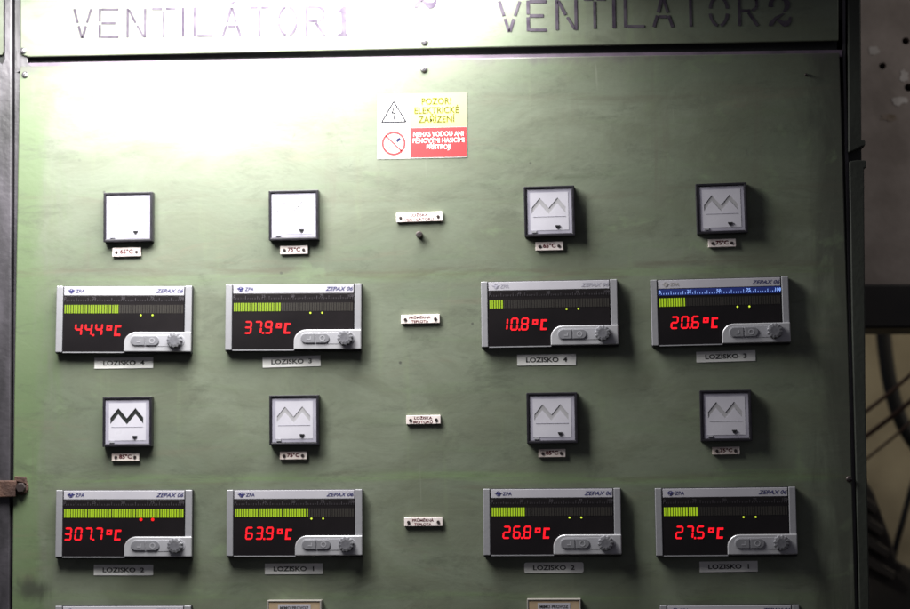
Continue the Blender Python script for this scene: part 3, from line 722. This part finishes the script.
# ------------------------------------------------------------------ background at the right
YW = 0.34
hol = [circ(*P(905.8, 41, YW), .0046, 14), circ(*P(882.6, 66, YW), .0044, 14), circ(*P(908.6, 87.5, YW), .0052, 14)]
wl = slab('plaster_wall', pl([(845, -260), (845, 289), (1250, 289), (1250, -260)][::-1], YW), YW, YW+.05, M['conc'], holes=hol)
tag(wl, 'grubby grey plaster wall with drilled holes, behind the cabinet at the right', 'wall')
pt = slab('wall_hole_backing', pl([(850, 20), (850, 110), (930, 110), (930, 20)][::-1], YW+.051), YW+.051, YW+.056, M['hole']); pt.parent = wl
def blob(cx, cy, rx, ry, n, y, sd):
    rnd = random.Random(sd); out = []
    for i in range(n):
        a = 2*math.pi*i/n; k = rnd.uniform(.6, 1.15); out.append(P(cx+rx*k*math.cos(a), cy+ry*k*math.sin(a), y))
    return out[::-1]
for k, (cx, cy, rx, ry, m) in enumerate(((874, 51, 6, 5, 'plas'), (904, 76, 5, 7, 'plas'), (899, 101, 8, 5, 'plas'), (889, 118, 10, 4, 'stain'))):
    o = slab('filler_patch' if m == 'plas' else 'stain', blob(cx, cy, rx, ry, 16, YW, k), YW-.0006, YW-.0001, M[m]); o.parent = wl
bmx = slab('steel_beam', pl([(845, 284), (845, 328), (1250, 328), (1250, 284)][::-1], .30), .30, .42, M['beam'], bevel=.003)
tag(bmx, 'black horizontal steel beam beneath the plaster wall at the right', 'beam')
YF = 1.3
fw = slab('far_wall', pl([(700, 200), (700, 900), (1400, 900), (1400, 200)][::-1], YF), YF, YF+.05, M['far'])
tag(fw, 'lit tan wall far behind, seen below the black beam at the right', 'wall')
def pt3(px, py, y): a = P(px, py, y); return (a[0], y, a[1])
def curve(pts, y, r, name, m, lb, cat, grp=None, n=24):
    c = [Vector(pt3(px, py, y)) for px, py in pts]
    out = []
    c = [c[0]*2-c[1]]+c+[c[-1]*2-c[-2]]
    for i in range(1, len(c)-2):
        for k in range(8):
            t = k/8; p0, p1, p2, p3 = c[i-1:i+3]
            out.append(.5*((2*p1)+(-p0+p2)*t+(2*p0-5*p1+4*p2-p3)*t*t+(-p0+3*p1-3*p2+p3)*t**3))
    out.append(c[-2])
    b = bmesh.new(); tube(b, out, r, 10)
    o = finish(name, b, M[m], smooth=True); tag(o, lb, cat, grp); return o
curve([(881, 300), (885, 350), (892, 392), (905, 428), (935, 470)], .9, .0115, 'black_hose', 'hose', 'thick black hose hanging in a curve below the beam', 'hose')
curve([(930, 430), (914, 480), (903, 520), (893, 560), (880, 640)], .8, .0045, 'black_hose', 'hose', 'thinner black hose curving down at the lower right corner', 'hose')
CB = 'brown cables crossing behind the cabinet'
for k, (p, q, r_) in enumerate((((850, 424), (950, 338), .0028), ((850, 448), (950, 366), .0034), ((850, 472), (950, 385), .0020))):
    curve([p, ((p[0]+q[0])/2, (p[1]+q[1])/2+3), q], .7+.03*k, r_, 'brown_cable', 'cable',
          ('upper brown cable slanting up behind the black hose', 'middle and thickest brown cable slanting up behind the hose', 'lowest, thinnest brown cable slanting up at the right')[k], 'cable', CB)
mc = empty('machine_guard', pt3(880, 609, .62)); tag(mc, 'dark slatted machine guard in shadow at the lower right', 'machine guard')
def mcp(o): o.parent = mc; o.location = Vector(o.location)-Vector(mc.location)
mcp(slab('housing', pl([(840, 496), (864, 476), (874, 492), (890, 535), (897, 560), (940, 585), (940, 760), (840, 760)][::-1], .66), .66, .72, M['mach'], bevel=.004))
for k in range(4):
    mcp(slab('slat', pl([(852+k*2, 484+k*22), (878+k*6, 506+k*22), (876+k*6, 515+k*22), (850+k*2, 494+k*22)][::-1], .64), .64, .659, M['mach'], bevel=.002))
fl = slab('floor', [(-6, -1.60), (6, -1.60), (6, -1.5), (-6, -1.5)], -4, 4, M['mach']); fl['kind'] = 'structure'

# ------------------------------------------------------------------ light
w_ = bpy.data.worlds.new('World'); S.world = w_; w_.use_nodes = True
w_.node_tree.nodes['Background'].inputs[0].default_value = (0.80, 0.78, 0.9, 1)
w_.node_tree.nodes['Background'].inputs[1].default_value = 0.088
def area(name, loc, target, size, sy, power, col=(1, 1, 1), spread=180):
    l = bpy.data.lights.new(name, 'AREA'); l.shape = 'RECTANGLE'; l.size = size; l.size_y = sy; l.energy = power; l.color = col; l.spread = R(spread)
    o = bpy.data.objects.new(name, l); COL.objects.link(o); o.location = loc
    o.rotation_euler = (Vector(target)-Vector(loc)).to_track_quat('-Z', 'Y').to_euler(); return o
area('ceiling_lamp', (-0.275, -0.20, 0.388), (-0.33, -0.13, 0.0), .74, .22, 22.0, (1.0, 0.985, 0.95))
area('wall_fill', (0.95, 0.02, 0.45), (0.75, 0.34, 0.15), .4, .3, 0.85, (1.0, 0.93, 0.86))  # unseen fill light, added to brighten the plaster wall
area('far_lamp', (1.1, .75, 0.5), (0.75, 1.3, 0.0), .2, .2, 2.6, (1.0, 0.88, 0.68))
S.view_settings.view_transform = 'Standard'; S.view_settings.look = 'None'; S.view_settings.exposure = 0; S.view_settings.gamma = 1
S.render.engine = 'CYCLES'
